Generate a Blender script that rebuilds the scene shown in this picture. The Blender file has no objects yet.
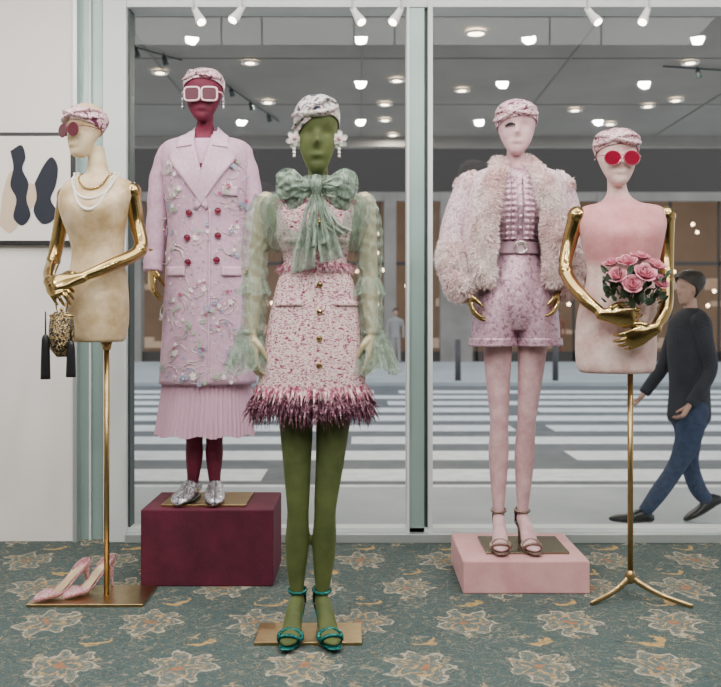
import bpy, math, random
import numpy as np
from mathutils import Vector
random.seed(7); rng=np.random.default_rng(7)
scene=bpy.context.scene
CAMZ=1.10
# ---------------------------------------------------------------- geometry helpers
def cr(a,n):
    a=np.asarray(a,float); k=len(a)
    p=np.vstack([2*a[0]-a[1],a,2*a[-1]-a[-2]])
    t=np.linspace(0,k-1,n); i=np.minimum(t.astype(int),k-2); f=(t-i)[:,None]
    p0,p1,p2,p3=p[i],p[i+1],p[i+2],p[i+3]
    return .5*((2*p1)+(-p0+p2)*f+(2*p0-5*p1+4*p2-p3)*f*f+(-p0+3*p1-3*p2+p3)*f**3)
def gfaces(n,m,closed=True,cap=True):
    F=[]
    mm=m if closed else m-1
    for i in range(n-1):
        for j in range(mm):
            j2=(j+1)%m
            F.append((i*m+j,i*m+j2,(i+1)*m+j2,(i+1)*m+j))
    if cap and closed:
        F.append(tuple(range(m-1,-1,-1))); F.append(tuple(range((n-1)*m,n*m)))
    return F
def join(gs):
    V=[];F=[];o=0
    for v,f in gs:
        V.append(np.asarray(v)); F+= [tuple(a+o for a in q) for q in f]; o+=len(v)
    return np.vstack(V),F
def empty(name,loc):
    e=bpy.data.objects.new(name,None); e.location=loc; e.empty_display_size=.1
    scene.collection.objects.link(e); return e
def mk(name,geo,mat,root=None,smooth=True,solid=0,sub=0,remesh=0,it=4,bevel=0):
    V,F=geo; V=np.asarray(V,float)
    if root is not None: V=V-np.array(root.location)
    me=bpy.data.meshes.new(name); me.from_pydata(V.tolist(),[],F); me.update()
    if smooth: me.polygons.foreach_set('use_smooth',[True]*len(me.polygons))
    me.materials.append(mat)
    o=bpy.data.objects.new(name,me); scene.collection.objects.link(o)
    if root is not None: o.parent=root
    if remesh:
        m=o.modifiers.new('r','REMESH'); m.mode='VOXEL'; m.voxel_size=remesh; m.use_smooth_shade=True
        m=o.modifiers.new('s','SMOOTH'); m.iterations=it; m.factor=.5
    if solid:
        m=o.modifiers.new('so','SOLIDIFY'); m.thickness=solid; m.offset=0
    if bevel:
        m=o.modifiers.new('b','BEVEL'); m.width=bevel; m.segments=3
    if sub:
        m=o.modifiers.new('su','SUBSURF'); m.levels=sub; m.render_levels=sub
    return o
def boxg(x0,x1,y0,y1,z0,z1):
    V=[(x,y,z) for x in(x0,x1) for y in(y0,y1) for z in(z0,z1)]
    return np.array(V,float),[(0,1,3,2),(4,6,7,5),(0,4,5,1),(2,3,7,6),(0,2,6,4),(1,5,7,3)]
def box(name,x0,x1,y0,y1,z0,z1,mat,root=None,bevel=0):
    if root is None:
        c=np.array([(x0+x1)/2,(y0+y1)/2,(z0+z1)/2])
        V,F=boxg(x0,x1,y0,y1,z0,z1)
        o=mk(name,(V-c,F),mat,None,False,bevel=bevel); o.location=c; return o
    return mk(name,boxg(x0,x1,y0,y1,z0,z1),mat,root,False,bevel=bevel)
def nrm(a): a=np.asarray(a,float); return a/max(np.linalg.norm(a),1e-9)
def tube(pts,rad,n=24,m=16,ref=(0,1,0),tip=False,tip0=False,mod=None,cap=True):
    pts=np.array([list(p) for p in pts],float); rad=np.array(rad,float)
    if rad.ndim==1: rad=np.stack([rad,rad],1)
    R=cr(np.hstack([pts,rad]),n); P=R[:,:3]; r=np.maximum(R[:,3:],.0008)
    T=np.gradient(P,axis=0); T/=np.linalg.norm(T,axis=1)[:,None]+1e-9
    if tip:
        k=r[-1].mean()
        P=np.vstack([P,P[-1]+T[-1]*k*.55,P[-1]+T[-1]*k*.9]); r=np.vstack([r,r[-1]*.78,r[-1]*.3]); T=np.vstack([T,T[-1],T[-1]])
    if tip0:
        k=r[0].mean()
        P=np.vstack([P[0]-T[0]*k*.9,P[0]-T[0]*k*.55,P]); r=np.vstack([r[0]*.3,r[0]*.78,r]); T=np.vstack([T[0],T[0],T])
    ref=nrm(ref); S=np.cross(T,ref); l=np.linalg.norm(S,axis=1)
    bad=l<.15
    if bad.any(): S[bad]=np.cross(T[bad],nrm((1,.1,.2)))
    S/=np.linalg.norm(S,axis=1)[:,None]
    for i in range(1,len(S)):
        if np.dot(S[i],S[i-1])<0: S[i]=-S[i]
    Fr=np.cross(S,T)
    th=np.linspace(0,2*np.pi,m,endpoint=False)
    nn=len(P); tt=np.linspace(0,1,nn)[:,None]
    dr=mod(tt,th[None,:]) if mod else np.zeros((nn,m))
    V=P[:,None,:]+S[:,None,:]*((r[:,0:1]+dr)*np.cos(th))[:,:,None]+Fr[:,None,:]*((r[:,1:2]+dr)*np.sin(th))[:,:,None]
    return V.reshape(-1,3),gfaces(nn,m,True,cap)
def sphere(c,r,n=10,m=16):
    r=np.array([r]*3 if np.isscalar(r) else r,float)
    a=np.linspace(.02,np.pi-.02,n); th=np.linspace(0,2*np.pi,m,endpoint=False)
    V=np.stack([np.sin(a)[:,None]*np.cos(th),np.sin(a)[:,None]*np.sin(th),np.cos(a)[:,None]+0*th],2).reshape(-1,3)
    return V*r+np.array(list(c)),gfaces(n,m)
def ring(c,a,b,r,m=28,k=8):
    c,a,b=[np.array(list(q),float) for q in(c,a,b)]
    th=np.linspace(0,2*np.pi,m,endpoint=False); ph=np.linspace(0,2*np.pi,k,endpoint=False)
    nn=nrm(np.cross(a,b)); V=[]
    for t in th:
        p=c+a*math.cos(t)+b*math.sin(t); o=nrm(a*math.cos(t)+b*math.sin(t))
        for q in ph: V.append(p+o*r*math.cos(q)+nn*r*math.sin(q))
    F=[]
    for i in range(m):
        for j in range(k):
            F.append((i*k+j,i*k+(j+1)%k,((i+1)%m)*k+(j+1)%k,((i+1)%m)*k+j))
    return np.array(V),F
def cyl(p0,p1,r0,r1=None,m=20):
    r1=r0 if r1 is None else r1
    p0=np.array(list(p0),float);p1=np.array(list(p1),float)
    return tube([p0,p1],[r0,r1],2,m)
def strip(A,B,n=24,m=8,bulge=None):
    A=cr(np.array([list(p) for p in A],float),n);B=cr(np.array([list(p) for p in B],float),n)
    s=np.linspace(0,1,m)[None,:,None]
    V=A[:,None,:]*(1-s)+B[:,None,:]*s
    if bulge is not None:
        t=np.linspace(0,1,n)[:,None]; V=V+bulge(t,s[:,:,0])
    return V.reshape(-1,3),gfaces(n,m,False,False)
def blades(P,D,L,w,bend=.3,jit=.35,seg=2):
    P=np.asarray(P);D=np.asarray(D);N=len(P)
    D=D+rng.normal(0,jit,(N,3)); D/=np.linalg.norm(D,axis=1)[:,None]
    L=L*rng.uniform(.6,1.15,N)[:,None]
    s=np.cross(D,rng.normal(0,1,(N,3))); s/=np.linalg.norm(s,axis=1)[:,None]+1e-9
    g=np.array([0,0,-1.])*bend
    M1=P+D*L*.5+g*L*.15; T=P+D*L+g*L*.6
    V=np.stack([P-s*w*.5,P+s*w*.5,M1+s*w*.45,M1-s*w*.45,T],1).reshape(-1,3)
    F=[]
    for i in range(N):
        o=5*i;F+=[(o,o+1,o+2,o+3),(o+3,o+2,o+4)]
    return V,F
def sample(geo,N):
    V,F=geo; Q=[f for f in F if len(f)==4]; Q=np.array(Q)
    a,b,c,d=V[Q[:,0]],V[Q[:,1]],V[Q[:,2]],V[Q[:,3]]
    nr=np.cross(c-a,d-b); ar=np.linalg.norm(nr,axis=1); nr/=ar[:,None]+1e-12
    i=rng.choice(len(Q),N,p=ar/ar.sum()); u=rng.random((N,1));v=rng.random((N,1))
    P=(a[i]*(1-u)+b[i]*u)*(1-v)+(d[i]*(1-u)+c[i]*u)*v
    return P,nr[i]
# figure elevation: drawing units -> metres at the figure's own place on the floor
class Fig:
    def __init__(s,name,u0,Y,z0):
        s.k=Y/1001.; s.Y=Y; s.z0=z0; s.root=empty(name,((u0-360.5)*s.k,Y,z0))
    def P(s,u,v,d=0.): return np.array([(u-360.5)*s.k,s.Y+d,CAMZ-(v-320)*s.k])
class Loft:
    def __init__(s,fig,rows,e=2.):
        s.f=fig;s.e=e;A=[]
        for r in rows:
            v,l,rr,ry=r[:4];dc=r[4] if len(r)>4 else 0
            A.append((CAMZ-(v-320)*fig.k,((l+rr)/2-360.5)*fig.k,(rr-l)/2*fig.k,ry,fig.Y+dc))
        s.A=np.array(A);s.D=cr(s.A,200)
    def build(s,n=60,m=48,mod=None,grow=0,cap=True,th0=None,th1=None):
        R=cr(s.A,n); closed=th0 is None
        th=np.linspace(0,2*np.pi,m,endpoint=False) if closed else np.linspace(th0,th1,m)
        c=np.cos(th);q=np.sin(th);k=2/s.e
        c2=np.sign(c)*np.abs(c)**k;q2=np.sign(q)*np.abs(q)**k
        T=np.linspace(0,1,n)[:,None]
        dr=np.zeros((n,m))+grow;dz=np.zeros((n,m))
        if mod:
            a,b=mod(T,th[None,:]);dr=dr+a;dz=dz+b
        z,cx,rx,ry,yc=[R[:,i:i+1] for i in range(5)]
        V=np.stack([cx+(rx+dr)*c2,yc+(ry+dr)*q2,z+dz],2).reshape(-1,3)
        return V,gfaces(n,m,closed,cap)
    def front(s,u,v,off=0):
        z=CAMZ-(v-320)*s.f.k; x=(u-360.5)*s.f.k
        zs=s.D[::-1,0]; g=lambda i:np.interp(z,zs,s.D[::-1,i])
        cx,rx,ry,yc=g(1),g(2),g(3),g(4)
        q=min(abs((x-cx)/max(rx,1e-4)),.985)
        return np.array([x,yc-ry*(1-q**s.e)**(1/s.e)-off,z])
    def normal(s,u,v):
        a=s.front(u+1,v)-s.front(u-1,v);b=s.front(u,v-1)-s.front(u,v+1)
        return nrm(np.cross(a,b))
# ---------------------------------------------------------------- materials
def newmat(name):
    m=bpy.data.materials.new(name);m.use_nodes=True;nt=m.node_tree
    return m,nt,nt.nodes['Principled BSDF']
def mapping(nt,scale=(1,1,1)):
    tc=nt.nodes.new('ShaderNodeTexCoord');mp=nt.nodes.new('ShaderNodeMapping')
    mp.inputs['Scale'].default_value=scale;nt.links.new(tc.outputs['Object'],mp.inputs['Vector']);return mp.outputs[0]
def c4(c): return (c[0],c[1],c[2],1)
def ramp(nt,fac,stops,interp='LINEAR'):
    r=nt.nodes.new('ShaderNodeValToRGB');r.color_ramp.interpolation=interp
    e=r.color_ramp.elements
    while len(e)<len(stops): e.new(.5)
    for i,(p,c) in enumerate(stops): e[i].position=p;e[i].color=c4(c)
    nt.links.new(fac,r.inputs[0]);return r.outputs[0]
def noise(nt,vec,scale,detail=4,rough=.5,dist=0):
    n=nt.nodes.new('ShaderNodeTexNoise');n.inputs['Scale'].default_value=scale;n.inputs['Detail'].default_value=detail
    n.inputs['Roughness'].default_value=rough;n.inputs['Distortion'].default_value=dist
    nt.links.new(vec,n.inputs['Vector']);return n.outputs[0]
def bump(nt,b,h,st,dist=.01):
    n=nt.nodes.new('ShaderNodeBump');n.inputs['Strength'].default_value=st;n.inputs['Distance'].default_value=dist
    nt.links.new(h,n.inputs['Height']);nt.links.new(n.outputs[0],b.inputs['Normal'])
def mat(name,col,rough=.5,metal=0,var=None,bmp=None,sheen=0,alpha=1,emis=0,coat=0,stretch=(1,1,1),ecol=None):
    m,nt,b=newmat(name)
    b.inputs['Base Color'].default_value=c4(col);b.inputs['Roughness'].default_value=rough;b.inputs['Metallic'].default_value=metal
    if var:
        v=mapping(nt,stretch);o=noise(nt,v,var[1],var[2] if len(var)>2 else 4,.6)
        nt.links.new(ramp(nt,o,[(.35,col),(.65,var[0])]),b.inputs['Base Color'])
    if bmp:
        v=mapping(nt,stretch);bump(nt,b,noise(nt,v,bmp[0],3),bmp[1],bmp[2] if len(bmp)>2 else .005)
    if sheen:
        b.inputs['Sheen Weight'].default_value=sheen;b.inputs['Sheen Roughness'].default_value=.3
        b.inputs['Sheen Tint'].default_value=c4([min(1,x**.5*1.15) for x in col])
    if coat: b.inputs['Coat Weight'].default_value=coat
    b.inputs['Alpha'].default_value=alpha
    if emis: b.inputs['Emission Color'].default_value=c4(ecol or col);b.inputs['Emission Strength'].default_value=emis
    return m
def multimat(name,stops,scale,rough=.5,metal=0,stretch=(1,1,1),kind='noise',bmp=.3,sheen=0,alpha=1,metalr=None,dist=0):
    m,nt,b=newmat(name);v=mapping(nt,stretch)
    if kind=='noise': f=noise(nt,v,scale,3,.6,dist)
    else:
        n=nt.nodes.new('ShaderNodeTexVoronoi');n.inputs['Scale'].default_value=scale;nt.links.new(v,n.inputs['Vector'])
        sp=nt.nodes.new('ShaderNodeSeparateColor');nt.links.new(n.outputs['Color'],sp.inputs[0]);f=sp.outputs[0]
        if kind=='sequin':
            f=sp.outputs[0]; bump(nt,b,n.outputs['Distance'],bmp,.004)
    nt.links.new(ramp(nt,f,stops,'CONSTANT'),b.inputs['Base Color'])
    b.inputs['Roughness'].default_value=rough;b.inputs['Metallic'].default_value=metal;b.inputs['Alpha'].default_value=alpha
    if kind!='sequin' and bmp>0: bump(nt,b,f,bmp,.004)
    if sheen:b.inputs['Sheen Weight'].default_value=sheen
    return m
def tulle(name,dark,light,alo,ahi,scale=38,sheen=.1):
    # net fabric: opacity varies with bunching of the cloth
    m,nt,b=newmat(name);v=mapping(nt,(1,1,.4));o=noise(nt,v,scale,6,.7,1.0)
    nt.links.new(ramp(nt,o,[(.35,dark),(.62,light)]),b.inputs['Base Color'])
    r=nt.nodes.new('ShaderNodeMapRange');r.inputs[1].default_value=.36;r.inputs[2].default_value=.64;r.inputs[3].default_value=alo;r.inputs[4].default_value=ahi
    nt.links.new(o,r.inputs[0]);nt.links.new(r.outputs[0],b.inputs['Alpha'])
    b.inputs['Roughness'].default_value=.75;b.inputs['Sheen Weight'].default_value=sheen;bump(nt,b,o,.7,.012);return m
GOLD=mat('polished_gold',(.40,.275,.11),.18,1,var=((.50,.36,.15),8),bmp=(9,.08))
BRASS=mat('brushed_brass',(.40,.28,.125),.30,1,var=((.48,.35,.17),30))
M_green=mat('green_velvet',(.055,.076,.017),.72,0,var=((.092,.118,.030),12,9),bmp=(220,.2,.002),sheen=.7)
M_burg=mat('burgundy_velvet',(.085,.003,.018),.7,0,var=((.14,.007,.033),24,6),bmp=(220,.2,.002),sheen=.4)
M_tan=mat('champagne_velvet',(.42,.29,.14),.45,0,var=((.74,.60,.40),9,8),bmp=(40,.4),sheen=.7)
M_arm=mat('pale_gold_skin',(.52,.46,.29),.35,.15)
M_tulle=tulle('sage_tulle',(.18,.28,.21),(.40,.50,.41),.20,.55)
M_tulle2=tulle('sage_tulle_bow',(.17,.27,.20),(.40,.50,.41),.34,.78)
M_tweed=multimat('pink_tweed',[(0,(.20,.02,.07)),(.41,(.58,.28,.35)),(.46,(.80,.58,.60)),(.53,(.88,.80,.74)),(.575,(.66,.42,.47)),(.62,(.26,.04,.10))],1,.85,stretch=(78,78,150),bmp=.9)
M_feath=multimat('burgundy_feather',[(0,(.05,.01,.025)),(.45,(.11,.015,.05)),(.53,(.48,.30,.35)),(.57,(.09,.01,.035))],45,.7)
M_fringe=multimat('pink_fringe',[(0,(.42,.10,.19)),(.47,(.72,.42,.48)),(.58,(.82,.72,.69))],80,.7)
M_scarf=multimat('printed_silk_scarf',[(0,(.11,.01,.045)),(.41,(.70,.40,.46)),(.46,(.84,.76,.74)),(.505,(.40,.07,.17)),(.545,(.80,.66,.66)),(.60,(.16,.02,.08))],30,.35,stretch=(1,1,1.3),bmp=0,dist=1.0)
M_scarf2=multimat('navy_print_scarf',[(0,(.03,.045,.08)),(.42,(.82,.77,.73)),(.465,(.62,.26,.36)),(.495,(.82,.78,.73)),(.53,(.05,.13,.09)),(.565,(.74,.64,.62)),(.60,(.03,.045,.08))],30,.35,stretch=(1,1,1.3),bmp=0,dist=1.0)
M_coat=mat('lilac_wool',(.50,.305,.43),.85,0,var=((.58,.39,.50),60,5),bmp=(260,.35),sheen=.15)
M_coat2=mat('lilac_lapel',(.54,.35,.46),.8,0,var=((.62,.44,.54),60,5),bmp=(260,.3),sheen=.15)
M_skirt=mat('lilac_tulle',(.68,.43,.56),.8,alpha=.95)
M_red=mat('burgundy_button',(.14,.006,.03),.25,coat=.5)
M_romper=multimat('lilac_lame_lace',[(0,(.28,.15,.22)),(.4,(.46,.28,.37)),(.5,(.60,.42,.50)),(.58,(.44,.27,.35)),(.66,(.74,.57,.63))],55,.36,.3,bmp=.7)
M_fur=mat('pink_fur',(.80,.58,.58),.75,var=((.96,.88,.86),8,4),sheen=.2)
M_furbase=mat('fur_lining',(.84,.68,.68),.9)
M_jack=multimat('embroidered_jacket',[(0,(.56,.38,.45)),(.42,(.76,.60,.64)),(.55,(.36,.20,.28)),(.62,(.74,.64,.66))],60,.7,bmp=.5)
M_silver=multimat('crystal_silver',[(0,(.35,.36,.40)),(.3,(.78,.78,.82)),(.6,(.55,.50,.60)),(.8,(.2,.2,.25))],160,.25,.7,kind='sequin',bmp=.6)
M_emer=multimat('emerald_sequin',[(0,(.0,.09,.08)),(.4,(.005,.20,.17)),(.8,(.01,.13,.14))],180,.25,.5,kind='sequin',bmp=.5)
M_glit=multimat('pink_glitter',[(0,(.46,.19,.24)),(.4,(.62,.33,.37)),(.75,(.76,.50,.52))],300,.4,.15,kind='sequin',bmp=.4)
M_lens=mat('burgundy_lens',(.09,.006,.018),.1,coat=.6)
M_lensp=mat('rose_lens',(.075,.006,.022),.55)
M_framep=mat('blush_frame',(.78,.52,.58),.3,coat=.2)
M_pearl=mat('pearl',(.84,.80,.70),.2,coat=.8)
M_black=mat('black_satin',(.008,.008,.01),.35)
M_rose=mat('pink_rose_petal',(.52,.13,.22),.6,var=((.72,.33,.38),20,3),sheen=.1)
M_leaf=mat('rose_leaf',(.015,.035,.02),.5,var=((.04,.07,.035),30,3))
M_plb=mat('burgundy_plinth_velvet',(.065,.003,.017),.8,var=((.105,.006,.028),9,6),bmp=(180,.3),sheen=.08)
M_plp=mat('pink_plinth_velvet',(.58,.29,.30),.8,var=((.68,.39,.39),8,6),bmp=(180,.3),sheen=.15)
M_white=mat('white_plaster',(.86,.83,.81),.9,bmp=(40,.05))
M_post=mat('white_frame_paint',(.68,.73,.73),.5)
M_teal=mat('glass_edge_teal',(.30,.42,.40),.25,.1,coat=.5)
M_alu=mat('anodised_aluminium',(.50,.55,.55),.35,.5)
M_dark=mat('dark_gasket',(.04,.06,.06),.5)
M_flw=[mat('embroidery_'+n,c,.6) for n,c in(('ivory',(.80,.72,.70)),('blue_grey',(.30,.33,.44)),('wine',(.38,.07,.16)),('sage',(.34,.40,.32)))]
M_thr=mat('silver_thread',(.66,.60,.58),.35,.4)
# ---------------------------------------------------------------- heads, hands, feet
HT=cr(np.array([(0,.22,.60,-.05),(.06,.42,.74,.02),(.2,.67,.79,.2),(.35,.84,.83,.5),(.5,.94,.85,.85),(.65,1,.89,1.05),(.8,.93,.80,1.0),(.9,.74,.58,.78),(.96,.47,.34,.5),(1,.02,.02,.02)]),120)
def hsurf(t,ph,H,W,D,grow=0.,face=1.):
    t,ph=np.broadcast_arrays(t,ph)
    w=np.interp(t,HT[:,0],HT[:,1]);yf=np.interp(t,HT[:,0],HT[:,2]);yb=np.interp(t,HT[:,0],HT[:,3])
    x=W*w*np.sin(ph);y=D*((yb-yf)/2-(yf+yb)/2*np.cos(ph));z=H*t
    fr=(np.cos(ph)>0)*face*H/.25
    y=y-fr*.022*np.exp(-(x/.011)**2)*(np.exp(-((t-.37)/.05)**2)+.5*np.exp(-((t-.46)/.06)**2))
    y=y+fr*.008*np.exp(-((np.abs(x)-.033)/.017)**2-((t-.49)/.055)**2)
    y=y-fr*.007*np.exp(-(x/.022)**2-((t-.215)/.028)**2)+fr*.004*np.exp(-(x/.03)**2-((t-.15)/.02)**2)
    return np.stack([x+grow*np.sin(ph),y-grow*np.cos(ph),z+grow*t],-1)
class Head:
    def __init__(s,fig,u,vt,vc,wpx,yaw=0,d=0,D=.092):
        s.c=fig.P(u,vc,d);s.H=(vc-vt)*fig.k;s.W=wpx/2*fig.k;s.D=D*s.H/.25;s.yaw=yaw;s.f=fig
    def X(s,V):
        c,q=math.cos(s.yaw),math.sin(s.yaw);V=np.asarray(V)
        return np.stack([V[...,0]*c-V[...,1]*q,V[...,0]*q+V[...,1]*c,V[...,2]],-1)+s.c
    def geo(s):
        t=np.linspace(0,1,60)[:,None];ph=np.linspace(0,2*np.pi,64,endpoint=False)[None,:]
        return s.X(hsurf(t,ph,s.H,s.W,s.D)).reshape(-1,3),gfaces(60,64)
    def at(s,t,ph,grow=0): return s.X(hsurf(np.array(t),np.array(ph),s.H,s.W,s.D,grow,0.))
    def scarf(s,mt,front=.72,back=.40,knot=.5,tilt=0.,width=1.,fat=1.):
        # smooth head wrap hugging the skull; width<1 leaves the crown bare
        n,m=40,96
        sf=np.linspace(0,1,n)[:,None];ph=np.linspace(0,2*np.pi,m,endpoint=False)[None,:]
        t0=(front+back)/2+(front-back)/2*np.cos(ph)+tilt*np.sin(ph)
        t1=np.minimum(t0+(1-t0)*width,1.)
        t=t0+(t1-t0)*sf
        g=.0035+.0015*np.abs(np.sin(sf*9*width+1.2*np.sin(ph-.6+knot)))+.0035*np.sin(np.pi*sf)
        V=s.X(hsurf(t,ph,s.H,s.W,s.D,g,0.)).reshape(-1,3)
        mk('head_scarf',(V,gfaces(n,m,True,False)),mt,s.f.root,solid=.003)
        for k,sg in enumerate((1,-1)):
            A=[s.at(min(.97,front+.085+tilt*math.sin(a)+sg*.07*math.sin(a*1.6+knot)),a,.004) for a in np.linspace(-1.7,1.7,15)]
            rr=[fat*(.003+.0065*math.sin(math.pi*i/14)**.6) for i in range(15)]
            mk('scarf_twist_%d'%k,tube(A,[(q*1.0,q*1.9) for q in rr],70,18,ref=(0,1,0),mod=lambda t,th:.0008*np.sin(4*th+t*14)),mt,s.f.root)
    def glasses(s,lens,frame,t=.5,shape='round',r=.027,sp=.034,th=.0035):
        gl=[];gf=[];yy=-s.D*.86-.016;z=s.H*t
        e=2 if shape=='round' else 4.5
        a=np.linspace(0,2*np.pi,40,endpoint=False)
        cx=np.sign(np.cos(a))*np.abs(np.cos(a))**(2/e);cz=np.sign(np.sin(a))*np.abs(np.sin(a))**(2/e)
        for sg in(-1,1):
            def pt(k,off=0): return np.stack([sg*sp+r*1.08*k*cx,yy+off+.12*np.abs(sg*sp+r*k*cx)+0*a,z+r*.95*k*cz],1)
            P=pt(1.)
            L0=pt(.99,-.0015);c0=L0.mean(0)
            gl.append((s.X(np.vstack([L0,c0[None]])),[(i,(i+1)%40,40) for i in range(40)]))
            V=[];k=6
            for i in range(40):
                o=nrm((cx[i],0,cz[i]))
                for q in np.linspace(0,2*np.pi,k,endpoint=False): V.append(P[i]+o*th*math.cos(q)+np.array([0,1,0])*th*.8*math.sin(q))
            F=[(i*k+j,i*k+(j+1)%k,((i+1)%40)*k+(j+1)%k,((i+1)%40)*k+j) for i in range(40) for j in range(k)]
            gf.append((s.X(np.array(V)),F))
            tp=np.array([(sg*(sp+r*1.05),yy+.012,z+r*.4),(sg*s.W*1.03,yy+.045,z+r*.4),(sg*s.W*1.05,.01,z+r*.2)])
            gf.append(tube(s.X(tp),[th*.7]*3,12,8))
        br=np.array([(-sp+r*.95,yy+.003,z+r*.25),(0,yy-.001,z+r*.42),(sp-r*.95,yy+.003,z+r*.25)])
        gf.append(tube(s.X(br),[th*.7]*3,10,8))
        mk('sunglass_lenses',join(gl),lens,s.f.root,False,solid=.001);mk('sunglass_frame',join(gf),frame,s.f.root)
def hand(w,d,n,side,sc=1.,curl=(15,20,15),spread=.05,thumbin=0.3):
    w=np.array(w,float);d=nrm(d);n=np.array(n,float);n=nrm(n-d*np.dot(n,d));s=nrm(np.cross(d,n))*side
    g=[]
    g.append(tube([w-d*.012*sc,w+d*.02*sc,w+d*.055*sc,w+d*.088*sc],np.array([(.023,.019),(.028,.017),(.036,.015),(.035,.011)])*sc,14,16,ref=n,tip=True,tip0=True))
    L=[.074,.083,.076,.060];off=[.027,.0095,-.0085,-.0255];rr=[.0078,.0082,.0078,.0070]
    for i in range(4):
        b=w+(d*(.080-.004*abs(i-1))+s*off[i]*1.06)*sc;ang=math.radians(curl[0]*(.7+.15*i))
        dd=nrm(d+s*spread*(1.2-i)*1.0);pts=[b-dd*.02*sc,b];q=b.copy()
        for k,fr in enumerate((.45,.30,.25)):
            q=q+(dd*math.cos(ang)+n*math.sin(ang))*L[i]*fr*sc;pts.append(q.copy())
            if k<2: ang+=math.radians(curl[k+1])
        g.append(tube(pts,np.array([1.05,1.05,1,.9,.72])*rr[i]*sc,16,10,ref=s,tip=True))
    b=w+(d*.018+s*.022)*sc;td=nrm(d*.75+s*.55+n*thumbin);t2=nrm(d*.95+s*.15+n*(thumbin+.25))
    g.append(tube([b,b+td*.032*sc,b+td*.032*sc+t2*.030*sc,b+td*.032*sc+t2*.055*sc],np.array([.014,.0115,.0095,.007])*sc,16,10,ref=n,tip=True))
    return g
def arm(pts,r,hd,hn,side,sc=1.,curl=(15,20,15),thumbin=.3):
    g=[tube(pts,r,30,18,tip0=True)]
    return g+hand(pts[-1],hd,hn,side,sc,curl,thumbin=thumbin)
def rt(v,y): c,s=math.cos(y),math.sin(y);return np.array([v[0]*c-v[1]*s,v[0]*s+v[1]*c,v[2]])
def foot(o,yaw,lift=.085):
    f=lambda x,y,z:np.array(o)+rt((x,y,z),yaw)
    return [tube([f(0,.035,lift+.02),f(0,0,lift+.022),f(0,-.06,lift*.6+.028),f(0,-.115,.026),f(0,-.165,.018),f(0,-.185,.016)],[(.018,.022),(.026,.030),(.029,.028),(.036,.017),(.030,.012),(.018,.008)],24,16,ref=(0,0,1),tip=True,tip0=True)]
def sandal(fig,o,yaw,mt,lift=.085,ank=True,anksz=.03):
    f=lambda x,y,z:np.array(o)+rt((x,y,z),yaw)
    g=[tube([f(0,.055,lift-.004),f(0,0,lift-.008),f(0,-.06,lift*.5),f(0,-.115,.007),f(0,-.2,.005)],[(.02,.004),(.026,.004),(.026,.004),(.039,.005),(.024,.004)],24,14,ref=(0,0,1),tip=True,tip0=True)]
    g.append(tube([f(0,.048,lift),f(0,.052,lift*.5),f(0,.052,.002)],[.014,.007,.006],10,12))
    g.append(strip([f(-.026,.03,lift),f(-.022,.056,lift),f(0,.066,lift),f(.022,.056,lift),f(.026,.03,lift)],[f(-.026,.03,lift+.035),f(-.022,.052,lift+.05),f(0,.062,lift+.055),f(.022,.052,lift+.05),f(.026,.03,lift+.035)],16,4))
    g.append(ring(f(0,-.125,.022),rt((.04,0,0),yaw),rt((0,.012,.022),yaw),.007))
    g.append(ring(f(0,-.150,.018),rt((.036,0,0),yaw),rt((0,-.012,.019),yaw),.006))
    if ank:
        g.append(ring(f(0,.006,lift+.06),rt((anksz,0,0),yaw),rt((0,anksz,.006),yaw),.0055))
    mk('sandal',join(g),mt,fig.root)
def shoe(fig,o,yaw,mt,lift=.08,flat=False,name='pump',sc=1.,root=None):
    n,m=40,22;V=[]
    for s_ in np.linspace(0,1,n):
        y=(.06-.25*s_)*sc
        zb=lift*(.5+.5*math.cos(math.pi*min(1,s_/.68)))
        w=np.interp(s_,[0,.03,.15,.4,.68,.85,.95,1],[.004,.020,.029,.027,.039,.03,.015,.003] if not flat else [.01,.024,.031,.031,.040,.036,.026,.008])*sc
        h=np.interp(s_,[0,.1,.3,.5,.62,.75,.95,1],[.05,.055,.035,.026,.034,.034,.018,.006])*sc
        op=math.radians(np.interp(s_,[0,.1,.5,.66,.72,1],[45,66,78,66,2,1]) if not flat else np.interp(s_,[0,.1,.3,.40,1],[45,62,60,2,1]))
        if flat: h=np.interp(s_,[0,.1,.3,.42,.6,.8,.95,1],[.05,.055,.06,.07,.05,.034,.022,.008])*sc
        for a in np.linspace(op,2*math.pi-op,m):
            x=w*math.sin(a);z=zb+.004+h*(.5+.5*math.cos(a))
            V.append(np.array(o)+rt((x,y,z),yaw))
    g=[(np.array(V),gfaces(n,m,False,False))]
    f=lambda x,y,z:np.array(o)+rt((x,y,z),yaw)
    rootx=root or fig.root
    mk(name,join(g),mt,rootx,solid=.003)
    if flat: mk(name+'_sole',tube([f(0,.055,.006),f(0,0,.006),f(0,-.1,.006),f(0,-.185,.006)],[(.024,.006),(.03,.006),(.04,.006),(.024,.006)],20,14,ref=(0,0,1),tip=True,tip0=True),M_dark,rootx)
    else:
        mk(name+'_heel',tube([f(0,.045*sc,lift+.01),f(0,.052*sc,lift*.5),f(0,.055*sc,.001)],[.016,.007,.0055],10,12),mt,rootx)
        mk(name+'_insole',tube([f(0,.045,lift+.012),f(0,0,lift*.93+.010),f(0,-.05,lift*.45+.010),f(0,-.10,.014)],[(.018,.002),(.023,.002),(.022,.002),(.030,.002)],20,12,ref=(0,0,1),tip=True,tip0=True),M_tan,rootx)
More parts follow.
